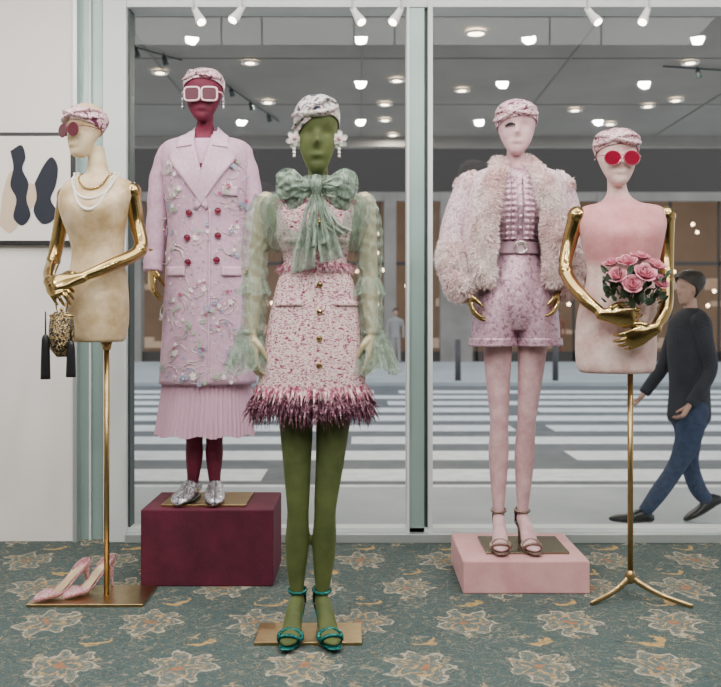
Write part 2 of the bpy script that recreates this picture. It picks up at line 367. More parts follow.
def flower(c,n,r,k=5):
    n=nrm(n);a=nrm(np.cross(n,(0,0.2,1)));b=np.cross(n,a);ph=rng.uniform(0,6);V=[];F=[]
    for i in range(k):
        t=ph+i*2*math.pi/k;d=a*math.cos(t)+b*math.sin(t);e=-a*math.sin(t)+b*math.cos(t);o=len(V)
        V+=[c+n*.001,c+d*r*.4+e*r*.30+n*.003,c+d*r*.85+e*r*.24+n*.002,c+d*r+n*.0015,c+d*r*.85-e*r*.24+n*.002,c+d*r*.4-e*r*.30+n*.003];F.append(tuple(range(o,o+6)))
    return np.array(V),F
def earrings(hd,kind,root,drop=.05):
    for sg in(-1,1):
        p=hd.at(.42,sg*1.5,.008)
        if kind=='flower':
            mk('earring_leaf',join([flower(p+np.array([sg*.002,-.015,-.0]),(sg*.3,-1,0),.034,6)]),M_flw[3],root,False,solid=.002)
            mk('earring_flower',join([flower(p+np.array([sg*.003,-.02-.004*i,0.0]),(sg*.2,-1,0),.027-.008*i,5+i) for i in range(2)]),M_flw[0],root,False,solid=.002)
            mk('earring_centre',sphere(p+np.array([sg*.003,-.028,0]),.008),M_glit,root)
            mk('earring_drop',join([sphere(p+np.array([sg*.004,-.018,-.034-.012*i]),.006) for i in range(3)]),M_pearl,root)
        else:
            mk('earring_drop',join([sphere(p+np.array([sg*.006,-.006,-.012*i]),.008 if i%2 else .006) for i in range(4)]),M_silver if kind=='crystal' else M_pearl,root)
# ================================================================= ROOM
def carpet():
    m,nt,b=newmat('patterned_carpet')
    def M(op,a,c=None,cl=False):
        n=nt.nodes.new('ShaderNodeMath');n.operation=op;n.use_clamp=cl
        for i,x in enumerate((a,c)):
            if x is None: continue
            if isinstance(x,(int,float)): n.inputs[i].default_value=x
            else: nt.links.new(x,n.inputs[i])
        return n.outputs[0]
    def mix(f,a,c):
        n=nt.nodes.new('ShaderNodeMix');n.data_type='RGBA';nt.links.new(f,n.inputs[0])
        for i,x in((6,a),(7,c)):
            if isinstance(x,tuple): n.inputs[i].default_value=c4(x)
            else: nt.links.new(x,n.inputs[i])
        return n.outputs[2]
    v=mapping(nt);sp=nt.nodes.new('ShaderNodeSeparateXYZ');nt.links.new(v,sp.inputs[0])
    nz=nt.nodes.new('ShaderNodeTexNoise');nz.inputs['Scale'].default_value=12;nz.inputs['Detail'].default_value=3;nt.links.new(v,nz.inputs['Vector'])
    sc=nt.nodes.new('ShaderNodeSeparateColor');nt.links.new(nz.outputs['Color'],sc.inputs[0])
    X=M('ADD',sp.outputs[0],M('MULTIPLY',M('SUBTRACT',sc.outputs[0],.5),.11))
    Y=M('ADD',sp.outputs[1],M('MULTIPLY',M('SUBTRACT',sc.outputs[1],.5),.11))
    SX,SY=.38,.47
    def cell(ox,oy,sx=SX,sy=SY):
        y=M('DIVIDE',M('ADD',Y,oy),sy);row=M('FLOOR',y)
        x=M('ADD',M('DIVIDE',M('ADD',X,ox),sx),M('MULTIPLY',M('MODULO',M('ABSOLUTE',row),2),.5))
        fx=M('MULTIPLY',M('SUBTRACT',M('FRACT',x),.5),sx);fy=M('MULTIPLY',M('SUBTRACT',M('FRACT',y),.5),sy)
        return fx,fy
    def polar(fx,fy,ys=1.):
        fy=M('MULTIPLY',fy,ys)
        return M('SQRT',M('ADD',M('MULTIPLY',fx,fx),M('MULTIPLY',fy,fy))),M('ARCTAN2',fy,fx)
    less=lambda a,t:M('LESS_THAN',a,t)
    base=ramp(nt,noise(nt,v,260,2),[(.3,(.034,.062,.063)),(.7,(.070,.108,.105))])
    vn=M('ABSOLUTE',M('SUBTRACT',noise(nt,v,10,2.,.45,1.5),.5))
    vine=less(vn,.014)
    col=mix(M('MULTIPLY',vine,.65),base,(.25,.235,.175))
    vn2=M('ABSOLUTE',M('SUBTRACT',noise(nt,v,17,1.5,.4,1.8),.46));col=mix(M('MULTIPLY',less(vn2,.013),.7),col,(.016,.030,.033))
    vn3=M('ABSOLUTE',M('SUBTRACT',noise(nt,v,19,1.5,.4,2.2),.55));col=mix(M('MULTIPLY',less(vn3,.011),.5),col,(.36,.24,.10))
    fx,fy=cell(0,0);r,t=polar(fx,fy,.70)
    R=M('ADD',.090,M('MULTIPLY',M('COSINE',M('MULTIPLY',t,7)),.019))
    fill=M('MULTIPLY',less(r,R),.4);col=mix(fill,col,(.17,.21,.195))
    out=less(M('ABSOLUTE',M('SUBTRACT',r,R)),.0065);col=mix(M('MULTIPLY',out,.9),col,(.42,.37,.27))
    R3=M('ADD',.071,M('MULTIPLY',M('COSINE',M('MULTIPLY',t,7)),.017));out=less(M('ABSOLUTE',M('SUBTRACT',r,R3)),.0030);col=mix(M('MULTIPLY',out,.8),col,(.36,.25,.12))
    R2=M('ADD',.046,M('MULTIPLY',M('COSINE',M('MULTIPLY',t,5)),.018));out=less(M('ABSOLUTE',M('SUBTRACT',r,R2)),.0065);col=mix(M('MULTIPLY',out,.9),col,(.44,.29,.12))
    col=mix(M('MULTIPLY',less(r,.017),.85),col,(.34,.14,.05))
    fx,fy=cell(.16,.21);r,t=polar(fx,fy)
    r2,_=polar(M('ADD',fx,.014),M('ADD',fy,-.024))
    cr_=M('MULTIPLY',less(r,.054),M('SUBTRACT',1,less(r2,.052)));col=mix(M('MULTIPLY',cr_,.95),col,(.46,.30,.10))
    fx,fy=cell(.29,.05,SX/2,SY/2);r,t=polar(fx,fy)
    R=M('ADD',.014,M('MULTIPLY',M('COSINE',M('MULTIPLY',t,4)),.011));col=mix(M('MULTIPLY',less(r,R),.8),col,(.38,.29,.16))
    wear=M('MULTIPLY',less(noise(nt,v,50,3),.46),.55);col=mix(wear,col,base)
    nt.links.new(col,b.inputs['Base Color']);b.inputs['Roughness'].default_value=.95
    bump(nt,b,noise(nt,v,350,2),.4,.004);return m
FX0,FX1,FYB,FYW=-3.6,3.6,-3.0,5.0
box('floor',FX0,FX1,FYB,FYW+.12,-.12,0,carpet())
M_ceil=mat('ceiling_paint',(.62,.62,.62),.9)
box('ceiling',FX0,FX1,FYB,FYW+.12,3.2,3.3,M_ceil)
box('wall_left',FX0-.1,FX0,FYB,FYW+.12,0,3.2,M_white)
box('wall_right',FX1,FX1+.1,FYB,FYW+.12,0,3.2,M_white)
box('wall_rear',FX0,FX1,FYB-.1,FYB,0,3.2,mat('rear_wall_paint',(.20,.18,.175),.9))
pw=lambda u:(u-360.5)*5./1001
box('wall_front',FX0,pw(75),4.98,5.12,0,3.2,M_white)
w1=empty('window_1',(0,5.05,0))
box('jamb',pw(75),pw(79),4.96,5.12,0,3.2,M_alu,w1)
box('jamb_return',pw(79),pw(103),5.02,5.12,0,3.2,M_teal,w1)
box('jamb_rib',pw(89),pw(91),5.0,5.12,0,3.2,M_post,w1)
box('jamb_gasket',pw(103),pw(105),4.99,5.1,0,3.2,M_dark,w1)
box('post',pw(105),pw(128),4.96,5.12,.0,3.2,M_post,w1)
box('post_gasket',pw(128),pw(130),5.0,5.1,0,3.2,M_dark,w1)
box('mullion_channel',pw(408),pw(424),4.98,5.12,0,3.2,M_teal,w1)
box('mullion_lip',pw(406.5),pw(409),4.96,5.12,0,3.2,M_post,w1)
box('mullion_gasket',pw(424),pw(427.5),5.0,5.1,0,3.2,M_dark,w1)
box('mullion_edge',pw(427.5),pw(432),4.95,5.12,0,3.2,M_post,w1)
box('sill_inner',pw(128),FX1,4.93,5.12,0,.045,M_alu,w1,.004)
box('sill_track',pw(128),FX1,4.98,5.08,.045,.065,M_post,w1)
box('head_rail',pw(128),FX1,4.97,5.12,2.655,2.72,M_post,w1)
box('head_panel',pw(128),FX1,5.0,5.12,2.72,3.2,M_teal,w1)
def glassmat():
    m=bpy.data.materials.new('window_glass');m.use_nodes=True;nt=m.node_tree;nt.nodes.clear()
    o=nt.nodes.new('ShaderNodeOutputMaterial');mx=nt.nodes.new('ShaderNodeMixShader');a=nt.nodes.new('ShaderNodeBsdfTransparent');g=nt.nodes.new('ShaderNodeBsdfGlossy')
    a.inputs[0].default_value=(.94,.96,.95,1);g.inputs['Roughness'].default_value=.01;g.inputs[0].default_value=(.9,.95,.95,1);mx.inputs[0].default_value=.04
    nt.links.new(a.outputs[0],mx.inputs[1]);nt.links.new(g.outputs[0],mx.inputs[2]);nt.links.new(mx.outputs[0],o.inputs[0]);return m
GL=glassmat()
for nm,a,c in(('pane_1',130,408),('pane_2',432,1000)):
    x0,x1=pw(a),min(pw(c),FX1)
    mk(nm,(np.array([(x0,5.06,.065),(x1,5.06,.065),(x1,5.06,2.655),(x0,5.06,2.655)]),[(0,1,2,3)]),GL,w1,False)
# framed picture
fp=empty('framed_picture',(pw(20),4.96,1.75))
zz=lambda v:1.1-(v-320)*4.96/1001
M_frm=mat('black_picture_frame',(.012,.012,.014),.4)
box('frame',pw(-58),pw(78),4.94,4.98,zz(245),zz(133),M_frm,fp,.003)
box('mat_board',pw(-54),pw(74),4.935,4.941,zz(241),zz(137),mat('mat_board',(.86,.82,.78),.8),fp)
def blob(name,uv,mt,y):
    A=cr(np.array([(pw(u),y,zz(v)) for u,v in uv+uv[:1]]),60)[:-1]
    mk(name,(A,[tuple(range(len(A)))]),mt,fp,False)
MB=mat('art_navy_ink',(.012,.016,.030),.7)
blob('ink_shape_1',[(15,152),(26,146),(30,158),(27,170),(33,184),(31,200),(35,216),(27,226),(18,218),(21,200),(15,186),(18,168)],MB,4.932)
blob('ink_shape_2',[(39,184),(48,166),(56,158),(62,168),(60,186),(55,200),(61,212),(56,222),(46,224),(38,212),(41,198)],MB,4.932)
blob('ink_shape_4',[(-30,170),(-15,160),(-5,180),(-10,215),(-28,220)],MB,4.932)
blob('ink_shape_3',[(4,226),(8,192),(16,172),(26,182),(40,186),(46,200),(30,214),(16,233)],mat('art_beige',(.66,.52,.38),.8),4.9335)
# ceiling spotlights inside the window
M_spot=mat('spotlight_white',(.75,.75,.75),.4)
M_glow=mat('spotlight_lamp',(1,.85,.65),.4,emis=14)
sl=empty('track_spotlights',(0,4.6,2.9))
box('track',-2.2,2.6,4.58,4.62,3.17,3.2,M_spot,sl)
for i,(u,v) in enumerate([(198,22),(238,20),(357,22),(397,22),(592,22),(645,22)]):
    x=(u-360.5)*4.6/1001;z=1.1-(v-320)*4.6/1001
    t=.02*(-1)**i
    mk('spot_head_%d'%i,join([tube([(x-t,4.62,z+.07),(x,4.6,z+.03),(x+t,4.57,z-.01)],[.014,.018,.026],10,18),cyl((x-t,4.6,z+.06),(x-t,4.6,3.18),.006)]),M_spot,sl)
    mk('spot_lamp_%d'%i,cyl((x+t,4.57,z-.009),(x+t*1.1,4.568,z-.013),.019),M_glow,sl)
# ================================================================= OUTSIDE
G=-.29
M_pave=mat('pavement_concrete',(.34,.37,.39),.85,var=((.42,.45,.47),1.2,6),bmp=(60,.2))
M_asph=mat('asphalt',(.095,.105,.115),.85,var=((.135,.145,.158),3,8),bmp=(200,.3))
M_stripe=mat('road_paint',(.74,.77,.78),.8,var=((.56,.60,.62),6,8))
box('sidewalk',-14,14,5.12,8.3,G-.2,G,M_pave)
box('street',-30,30,8.42,22,G-.3,G-.06,M_asph)
box('far_pavement',-30,30,22,32.8,G-.2,G+.02,M_pave)
box('kerb',-14,14,8.3,8.42,G-.15,G+.005,M_stripe)
g=[]
y=9.0;i=0
while y<21.0:
    for k in range(-3,4):
        x0=k*9.2+(2.1 if i%2 else -.4)+.9*(y-9)*.12; g.append(boxg(x0,x0+8.7,y,y+.70,G-.06,G-.055))
    y+=1.35;i+=1
mk('crosswalk_stripes',join(g),M_stripe,None,False)
g=[cyl((x,22.6,G+.02),(x,22.6,G+.95),.07,.06) for x in np.arange(-11,12,2.2)]
mk('street_bollards',join(g),mat('bollard_paint',(.05,.05,.055),.5),None)
# added slab and lamps standing in for the shop ceiling reflected in the glass
M_refl=mat('reflected_ceiling_grey',(.34,.32,.30),.8,var=((.28,.265,.25),.8,3))
cn=empty('ceiling_reflection_standin',(0,8.5,3.3))
box('standin_ceiling',-8,8,5.12,12,3.3,3.5,M_refl,cn)
box('standin_ceiling_edge',-8,8,12,12.15,3.18,3.5,M_refl,cn)
g=[]
for xx in np.arange(-7,8,1.75): g.append(boxg(xx,xx+.02,5.15,12,3.292,3.3))
for yy in (6.6,8.4,10.2): g.append(boxg(-8,8,yy,yy+.02,3.292,3.3))
mk('standin_ceiling_joints',join(g),mat('joint_grey',(.24,.23,.22),.7),cn,False)
M_dl=mat('reflected_downlight_glow',(1,.80,.58),.4,emis=14)  # stand-ins for shop downlights mirrored in the pane
gl=[];gr=[];DL=[]
for (u,v) in [(476,30),(397,78),(462,88),(385,102),(385,118),(393,133),(268,100),(575,108),(648,104),(676,98),(250,60),(690,60),(160,70),(500,118),(610,122)]:
    Y=1001*2.2/(320-v);x=(u-360.5)*Y/1001;DL.append((x,Y))
    gl.append(cyl((x,Y,3.272),(x,Y,3.27),.06 if v<50 else .04));gr.append(ring((x,Y,3.275),(.07,0,0),(0,.07,0),.010))
mk('standin_downlight_lamps',join(gl),M_dl,cn,False);mk('downlight_trims',join(gr),M_spot,cn)
g=[]
for x0,y0,x1,y1 in [(-2.1,7.6,-1.5,8.4),(-1.3,9,-.9,11),(2.6,8.6,4.2,9.0)]:
    g.append(cyl((x0,y0,3.28),(x1,y1,3.28),.007))
    for t in(.2,.5,.8):
        px,py=x0+(x1-x0)*t,y0+(y1-y0)*t; g.append(cyl((px,py,3.27),(px+.02,py,3.20),.018,.025));g.append(cyl((px,py,3.26),(px,py,3.3),.005))
mk('standin_light_track',join(g),M_dark,cn)  # stands in for the light tracks reflected in the glass
# building opposite
fb=empty('building_facade',(0,33,0))
M_fd=mat('facade_stone',(.20,.18,.165),.8,var=((.28,.255,.235),.8,5))
M_fdk=mat('facade_bronze',(.035,.027,.023),.5)
M_in=mat('glowing_shop_wall',(.08,.055,.04),.8,var=((.16,.11,.075),.5,5),emis=.09,ecol=(1,.60,.36))  # lighting of the shop interior put into the wall as warm emission
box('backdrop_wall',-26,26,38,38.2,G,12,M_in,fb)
box('shop_floor',-26,26,33.2,38,G-.1,G+.03,M_fd,fb)
box('fascia',-26,26,32.9,33.4,5.3,13,M_fdk,fb)
box('fascia_band',-26,26,32.85,33.0,5.0,5.3,M_fd,fb)
g=[]
for u0,u1 in [(-160,-130),(128,142),(236,252),(384,396),(440,472),(596,608),(760,790),(900,930)]:
    g.append(boxg((u0-360.5)*33/1001,(u1-360.5)*33/1001,32.82,33.4,G,5.3))
mk('columns',join(g),M_fd,fb,False)
g=[]
for x in np.arange(-25,26,1.6): g.append(boxg(x,x+.07,33.0,33.1,G,5.3))
g.append(boxg(-26,26,33,33.1,2.9,3.02));g.append(boxg(-26,26,33,33.15,G,G+.35))
mk('shop_mullions',join(g),M_fdk,fb,False)
g=[];
for i in range(130):
    x=rng.uniform(-22,22);z=rng.choice([1.6,2.2,2.9,3.6,4.3])+rng.uniform(-.1,.1);g.append(sphere((x,rng.uniform(34,37.5),z),.055,6,8))
mk('shop_lamps',join(g),mat('warm_lamp',(1,.72,.45),.5,emis=14),fb)
g=[];
for i in range(120):
    x=rng.uniform(-20,20);w=rng.uniform(.15,.6);z=rng.choice([.1,.6,1.1,1.6,2.2]);g.append(boxg(x,x+w,36,36.4,z,z+rng.uniform(.1,.4)))
mk('shop_shelves_goods',join(g),mat('glowing_goods',(.26,.19,.14),.7,emis=.3,ecol=(1,.7,.5)),fb,False)  # goods glow by emission in place of shop lighting
# ================================================================= FIG A : green mannequin
A=Fig('mannequin_in_tweed_dress',310,3.484,.0)
a0=.012
box('base_plate',(257-360.5)*A.k,(362-360.5)*A.k,3.38,3.60,0,a0,BRASS,A.root,.002)
hA=Head(A,317,95,176,42,.05,-.005)
tA=Loft(A,[(158,308,327,.040,.02),(178,307,329,.042,.018),(188,299,337,.05,.012),(196,268,362,.062,.01),(206,264,366,.08,.005),(225,270,361,.095,-.005),(265,288,345,.075,0),(300,276,356,.1,.01),(345,272,360,.11,.01),(385,276,356,.1,.01),(402,285,346,.06,.01)])
zf=lambda f,z:320+(CAMZ-z)/f.k   # elevation value of a height
def legs(F,L,R,base,liftf,yawL,yawR):
    gs=[]
    for pts,yw in((L,yawL),(R,yawR)):
        P=[F.P(u,v,d) for u,v,d,r in pts];r=[q[3] for q in pts]
        gs.append(tube(P,r,50,24))
        o=np.array([P[-1][0],P[-1][1],base]);gs+=foot(o,yw,liftf)
    return gs
LL=[(296,385,.01,.066),(296,420,.01,.060),(297,460,.0,.050),(298,498,-.006,.041),(298,515,-.004,.038),(297,545,.012,.042),(296,575,.015,.032),(297,zf(A,a0+.13),.012,.022),(297,zf(A,a0+.095),.01,.023)]
RR=[(334,385,.01,.066),(333,420,.01,.060),(330,460,.0,.050),(326,498,-.006,.041),(325,515,-.004,.038),(324,545,.012,.042),(323,575,.015,.032),(322,zf(A,a0+.13),.012,.022),(322,zf(A,a0+.095),.01,.023)]
gs=legs(A,LL,RR,a0,.085,-.12,.25)
mk('body',join([hA.geo(),tA.build(60,40)]+gs),M_green,A.root,remesh=.005,it=4)
for q,yw in((LL,-.12),(RR,.25)):
    p=A.P(*q[-1][:3]);sandal(A,np.array([p[0],p[1],a0]),yw,M_emer)
hA.scarf(M_scarf2,.66,.34,.9,.10,.86,1.15);earrings(hA,'flower',A.root)
# arms
Al=[A.P(266,202,.01),A.P(260,245,.02),A.P(256,275,.02),A.P(254,305,-.01),A.P(253,336,-.04)]
Ar=[A.P(364,202,.01),A.P(367,245,.02),A.P(369,275,.02),A.P(370,305,-.01),A.P(372,334,-.04)]
ra=[.040,.036,.031,.030,.019]
mk('arm_1',join(arm(Al,ra,(0.02,-.12,-1),(.6,.5,0),1,.95)),M_arm,A.root,remesh=.0035,it=2)
mk('arm_2',join(arm(Ar,ra,(0.02,-.12,-1),(-.6,.5,0),-1,.95)),M_arm,A.root,remesh=.0035,it=2)
bl=Loft(A,[(184,302,334,.055,.01),(191,284,350,.066,.008),(199,262,369,.085,.0),(215,259,371,.105,0),(240,266,364,.118,-.005),(252,272,358,.112,0)])
mk('blouse_bodice',bl.build(30,64,mod=lambda t,h:(.0018*np.sin(30*h),0*h)),M_tulle,A.root)
for sg,C in((-1,[(264,197),(258,222),(255,250),(255,284),(255,300),(253,335)]),(1,[(364,197),(368,222),(369,250),(369,284),(370,300),(372,335)])):
    P=[A.P(u,v,d) for (u,v),d in zip(C,(.0,.0,.01,.0,-.01,-.03))]
    mk('sleeve',tube(P,[.032,.045,.047,.041,.042,.038],90,64,mod=lambda t,h:.003*np.sin(9*h+4*np.sin(t*17))+.0022*np.sin(t*75+2*np.sin(h*2))),M_tulle,A.root)
    def frill(c,v0,v1,r0,r1,fr,am,nm):
        rows=[(v0,c-r0,c+r0,r0*A.k,-.01),((v0+v1)/2,c-(r0+r1)/2,c+(r0+r1)/2,(r0+r1)/2*A.k,-.015),(v1,c-r1,c+r1,r1*A.k,-.02)]
        mk(nm,Loft(A,rows).build(16,160,mod=lambda t,h:(am*t*np.sin(fr*h)+am*.6*t*np.sin((fr*2+1)*h+1),am*.8*t*np.cos(fr*h*.5+1)),cap=False),M_tulle,A.root)
    cx=C[3][0];frill(cx,278,295,11,16,11,.006,'sleeve_frill')
    cx=C[-1][0]+sg*1;frill(cx,330,366,11,20,9,.011,'cuff_ruffle');frill(cx+sg*2,330,372,11,23,7,.013,'cuff_ruffle_under');frill(cx,332,352,11,16,12,.006,'cuff_ruffle_top')
# dress
dr=Loft(A,[(204,276,356,.108,-.005),(215,274,357,.118,-.010),(232,276,354,.116,-.012),(250,281,349,.102,-.003),(266,284,347,.096,0),(285,277,354,.106,0),(320,269,360,.120,0),(360,262,364,.130,0),(394,257,366,.134,0)])
mk('tweed_dress',dr.build(160,150,mod=lambda t,h:(.0010*np.sin(58*h)+.0014*np.sin(t*330)*np.sin(58*h+1.5),0*h)),M_tweed,A.root)
th=rng.uniform(0,2*np.pi,2600)
def ringpts(L,v,th,grow=.0):
    z=CAMZ-(v-320)*L.f.k;zs=L.D[::-1,0];g_=lambda i:np.interp(z,zs,L.D[::-1,i])
    return np.stack([g_(1)+(g_(2)+grow)*np.cos(th),g_(4)+(g_(3)+grow)*np.sin(th),z+0*th],1),np.stack([np.cos(th),np.sin(th),0*th],1)
P_,N_=ringpts(dr,264,th[:1500],.003);mk('waist_fringe',blades(P_,N_*.35+np.array([0,0,-.9]),.038,.0035,.2,.35),M_fringe,A.root,False)
P_,N_=ringpts(dr,204,th[:900],.003);mk('neckline_fringe',blades(P_,N_*.5+np.array([0,0,.3]),.018,.003,.2,.5),M_fringe,A.root,False)
for v,n,L_,mt_ in((385,1100,.055,M_fringe),(392,2400,.075,M_feath),(395,800,.090,M_feath)):
    P_,N_=ringpts(dr,v,rng.uniform(0,2*np.pi,n),.002);mk('feather_hem',blades(P_,N_*.14+np.array([0,0,-.9]),L_,.0075,.3,.22),mt_,A.root,False)
# button placket
mk('placket',strip([dr.front(316,v,.002) for v in range(208,394,12)],[dr.front(326,v,.002) for v in range(208,394,12)],60,4),M_tweed,A.root,solid=.004)
mk('dress_buttons',join([join([sphere(dr.front(321,v,.008),(.009,.005,.009)),ring(dr.front(321,v,.010),(.008,0,0),(0,0,.008),.0025)]) for v in(226,248,286,312,338,364)]),GOLD,A.root)
mk('pocket_trims',join([strip([dr.front(u,v,.006) for u in np.linspace(u0,u1,8)],[dr.front(u,v+4,.006) for u in np.linspace(u0,u1,8)],12,4) for u0,u1,v in((286,308,240),(332,348,240),(277,305,302),(336,358,302))]),M_tweed,A.root,solid=.006)
# bow
def crump(t,s,a,ph): return a*(np.sin(t*13+s*7+ph)+.7*np.sin(s*21-t*9+ph*2)+.5*np.sin(t*29+s*17))
def bowloop(sg,s0=1.,dv=0,dd=0,ph=0.):
    c=A.P(318,189,-.10+dd)
    e=40*s0
    top=[c+np.array([0,0,.010]),A.P(318+sg*12,183+dv,-.13+dd),A.P(318+sg*e*.62,174+dv,-.13+dd),A.P(318+sg*e*.93,177+dv,-.11+dd),A.P(318+sg*e,188+dv,-.09+dd)]
    bot=[c-np.array([0,0,.010]),A.P(318+sg*12,195+dv,-.13+dd),A.P(318+sg*e*.62,202+dv,-.13+dd),A.P(318+sg*e*.88,202+dv,-.11+dd),A.P(318+sg*e,192+dv,-.09+dd)]
    w=lambda t,s:np.stack([crump(t,s,.0015,ph),-.020*np.sin(np.pi*s)*np.sin(np.pi*t)+crump(t,s,.0035,ph)*np.sin(np.pi*t),crump(s,t,.0025,ph)],-1)
    w2=lambda t,s:np.stack([0*t*s,.03*np.sin(np.pi*s)*np.sin(np.pi*t)+crump(t,s,.003,ph+2),0*t*s],-1)
    return [strip(top,bot,40,40,w),strip(top,bot,28,24,w2)]
def tail(u1,v1,w0,w1,ph):
    L=[A.P(318-3,193,-.115),A.P((318+u1)/2-w0,225,-.135),A.P(u1-w1,v1,-.145)];R=[A.P(318+3,193,-.115),A.P((318+u1)/2+w0,225,-.14),A.P(u1+w1,v1-6,-.145)]
    return strip(L,R,40,30,lambda t,s:np.stack([crump(t,s,.0015,ph),-.010*np.sin(s*14+ph)*(.3+t)+crump(t,s,.002,ph),0*t*s],-1))
mk('neck_bow',join(bowloop(-1)+bowloop(1,ph=1.)+bowloop(-1,.78,12,.02,2.)+bowloop(1,.84,10,.02,3.)+[tail(305,276,8,12,0),tail(333,266,8,11,1),tail(318,252,7,10,2),tail(346,240,7,7,2.5)]),M_tulle2,A.root,solid=.0010)
mk('bow_knot',tube([A.P(318,181,-.112),A.P(318,189,-.125),A.P(318,197,-.112)],[(.014,.014),(.018,.017),(.015,.014)],14,28,mod=lambda t,h:.002*np.sin(9*h)),M_tulle2,A.root)
mk('neck_ruffle',Loft(A,[(176,304,332,.052,.015),(184,302,334,.056,.012),(190,296,340,.066,.01)]).build(16,90,mod=lambda t,h:(.004*np.sin(20*h),0*h),cap=False),M_tulle2,A.root)
# ================================================================= FIG B : lilac coat
bz=.317
pb=box('display_plinth',(140-360.5)*4.12/1001,(273-360.5)*4.12/1001,4.13,4.56,0,bz,M_plb,None,.006)
B=Fig('mannequin_in_lilac_coat',205,4.35,bz)
b0=bz+.010
box('base_plate',(168-360.5)*B.k,(250-360.5)*B.k,4.19,4.50,bz,b0,BRASS,B.root,.002)
hB=Head(B,204,70,123,38,0,-.01,)
nb=Loft(B,[(108,196,213,.037,.02),(124,196,213,.038,.02),(134,193,217,.044,.015),(140,175,236,.06,.01),(150,170,242,.08,0),(200,172,240,.085,0)])
LB=[(194,405,.01,.05),(194,440,.01,.037),(194,455,.01,.038),(193,475,.01,.028),(192,zf(B,b0+.06),.012,.024)]
RB=[(214,405,.01,.05),(214,440,.01,.037),(214,455,.01,.038),(214,475,.01,.028),(215,zf(B,b0+.06),.012,.024)]
gs=[tube([B.P(u,v,d) for u,v,d,r in q],[x[3] for x in q],30,20) for q in(LB,RB)]
for q in(LB,RB):
    p=B.P(*q[-1][:3]);f=lambda x,y,z:np.array([p[0]+x,p[1]+y,b0+z])
    gs.append(tube([f(0,.03,.035),f(0,-.03,.04),f(0,-.10,.03)],[(.022,.02),(.026,.03),(.03,.02)],14,14,ref=(0,0,1),tip=True,tip0=True))
mk('body',join([hB.geo(),nb.build(40,36)]+gs),M_burg,B.root,remesh=.005,it=4)
for q,yw in((LB,-.15),(RB,.12)):
    p=B.P(*q[-1][:3]);shoe(B,np.array([p[0],p[1]-.0,b0]),yw,M_silver,lift=.012,flat=True,name='loafer',sc=1.08)
hB.scarf(M_scarf,.76,.42,.4);hB.glasses(M_lensp,M_framep,.46,'square',.030,.037,.0048);earrings(hB,'crystal',B.root)
ct=Loft(B,[(136,188,219,.055,.012),(139,173,237,.072,.01),(145,163,248,.098,.005),(160,161,250,.118,0),(190,165,248,.126,-.008),(225,168,246,.122,0),(262,166,249,.132,0),(320,163,253,.15,0),(383,159,256,.162,0)],2.3)
mk('coat_body',ct.build(110,90,mod=lambda t,h:(.006*np.clip(t-.5,0,1)*np.sin(7*h),0*h)),M_coat,B.root)
mk('chest_v',strip([nb.front(197,122,.0),ct.front(198,140,.004),ct.front(205,172,.004)],[nb.front(212,122,.0),ct.front(213,140,.004),ct.front(207,172,.004)],20,8),M_burg,B.root,solid=.002)
for sg in(-1,1):
    c=206
    inn=[ct.front(c+sg*9,133,.008),ct.front(c+sg*8,146,.012),ct.front(c+sg*4,160,.014),ct.front(c-sg*1,180,.012),ct.front(c-sg*7,212,.004)]
    out=[ct.front(c+sg*15,133,.006),ct.front(c+sg*25,147,.014),ct.front(c+sg*33,160,.018),ct.front(c+sg*20,180,.018),ct.front(c-sg*4,213,.006)]
    mk('lapel',strip(inn,out,30,8),M_coat2,B.root,solid=.005)
    inn=[B.P(c+sg*4,127,.06),B.P(c+sg*11,126,.03),ct.front(c+sg*10,136,.016),ct.front(c+sg*10,150,.02)]
    out=[B.P(c+sg*4,140,.08),B.P(c+sg*20,136,.05),ct.front(c+sg*24,140,.014),ct.front(c+sg*25,152,.02)]
    mk('collar',strip(inn,out,24,8),M_coat2,B.root,solid=.005)
mk('coat_front_edge',strip([ct.front(213,v,.003) for v in range(212,384,10)],[ct.front(215,v,.005) for v in range(212,384,10)],50,3),M_coat2,B.root,solid=.005)
mk('pocket_flap',join([strip([ct.front(u,v0,.004) for u in np.linspace(u0,u1,8)],[ct.front(u,v0+9,.008) for u in np.linspace(u0,u1,8)],12,5) for u0,u1,v0 in((171,190,268),(226,244,268),(226,240,190))]),M_coat2,B.root,solid=.006)
mk('coat_buttons',join([join([sphere(ct.front(u,v,.006),(.014,.005,.014)),ring(ct.front(u,v,.009),(.012,0,0),(0,0,.012),.0025)]) for u,v in((194,216),(222,214),(192,240),(222,238),(193,264),(221,262))]),M_red,B.root)
for sg,C in((-1,[(168,152),(160,180),(157,215),(155,250),(154,272)]),(1,[(242,152),(249,180),(252,215),(253,250),(253,270)])):
    P=[B.P(u,v,d) for (u,v),d in zip(C,(0,.01,.01,-.01,-.03))]
    mk('coat_sleeve',tube(P,[.044,.048,.046,.043,.042],50,28,tip0=True,mod=lambda t,h:.0015*np.sin(t*40+h)),M_coat,B.root)
    h=hand(P[-1]+np.array([0,0,.02]),(0,-.15,-1),(-sg*.7,.5,0),-sg,.95);h.append(tube([P[-1]+np.array([0,0,.1]),P[-1]],[.024,.02],6,14))
    mk('gold_hand',join(h),GOLD,B.root,remesh=.0035,it=2)
fl=[[],[],[],[]]
spots=[(176,172),(238,170),(234,196),(180,196),(172,232),(240,228),(205,285),(182,300),(232,300),(206,350),(178,350),(238,352),(222,325),(190,325),(170,370),(245,335),(190,372),(228,374),(212,310),(172,210),(243,205),(175,255),(240,252),(206,235),(168,318),(204,376)]
for (u,v) in spots:
    for k in range(7):
        uu=u+rng.normal(0,4.4);vv=v+rng.normal(0,4.4);fl[rng.choice(4,p=[.34,.28,.10,.28])].append(flower(ct.front(uu,vv,.003+.002*k),ct.normal(uu,vv),rng.uniform(.006,.015)))
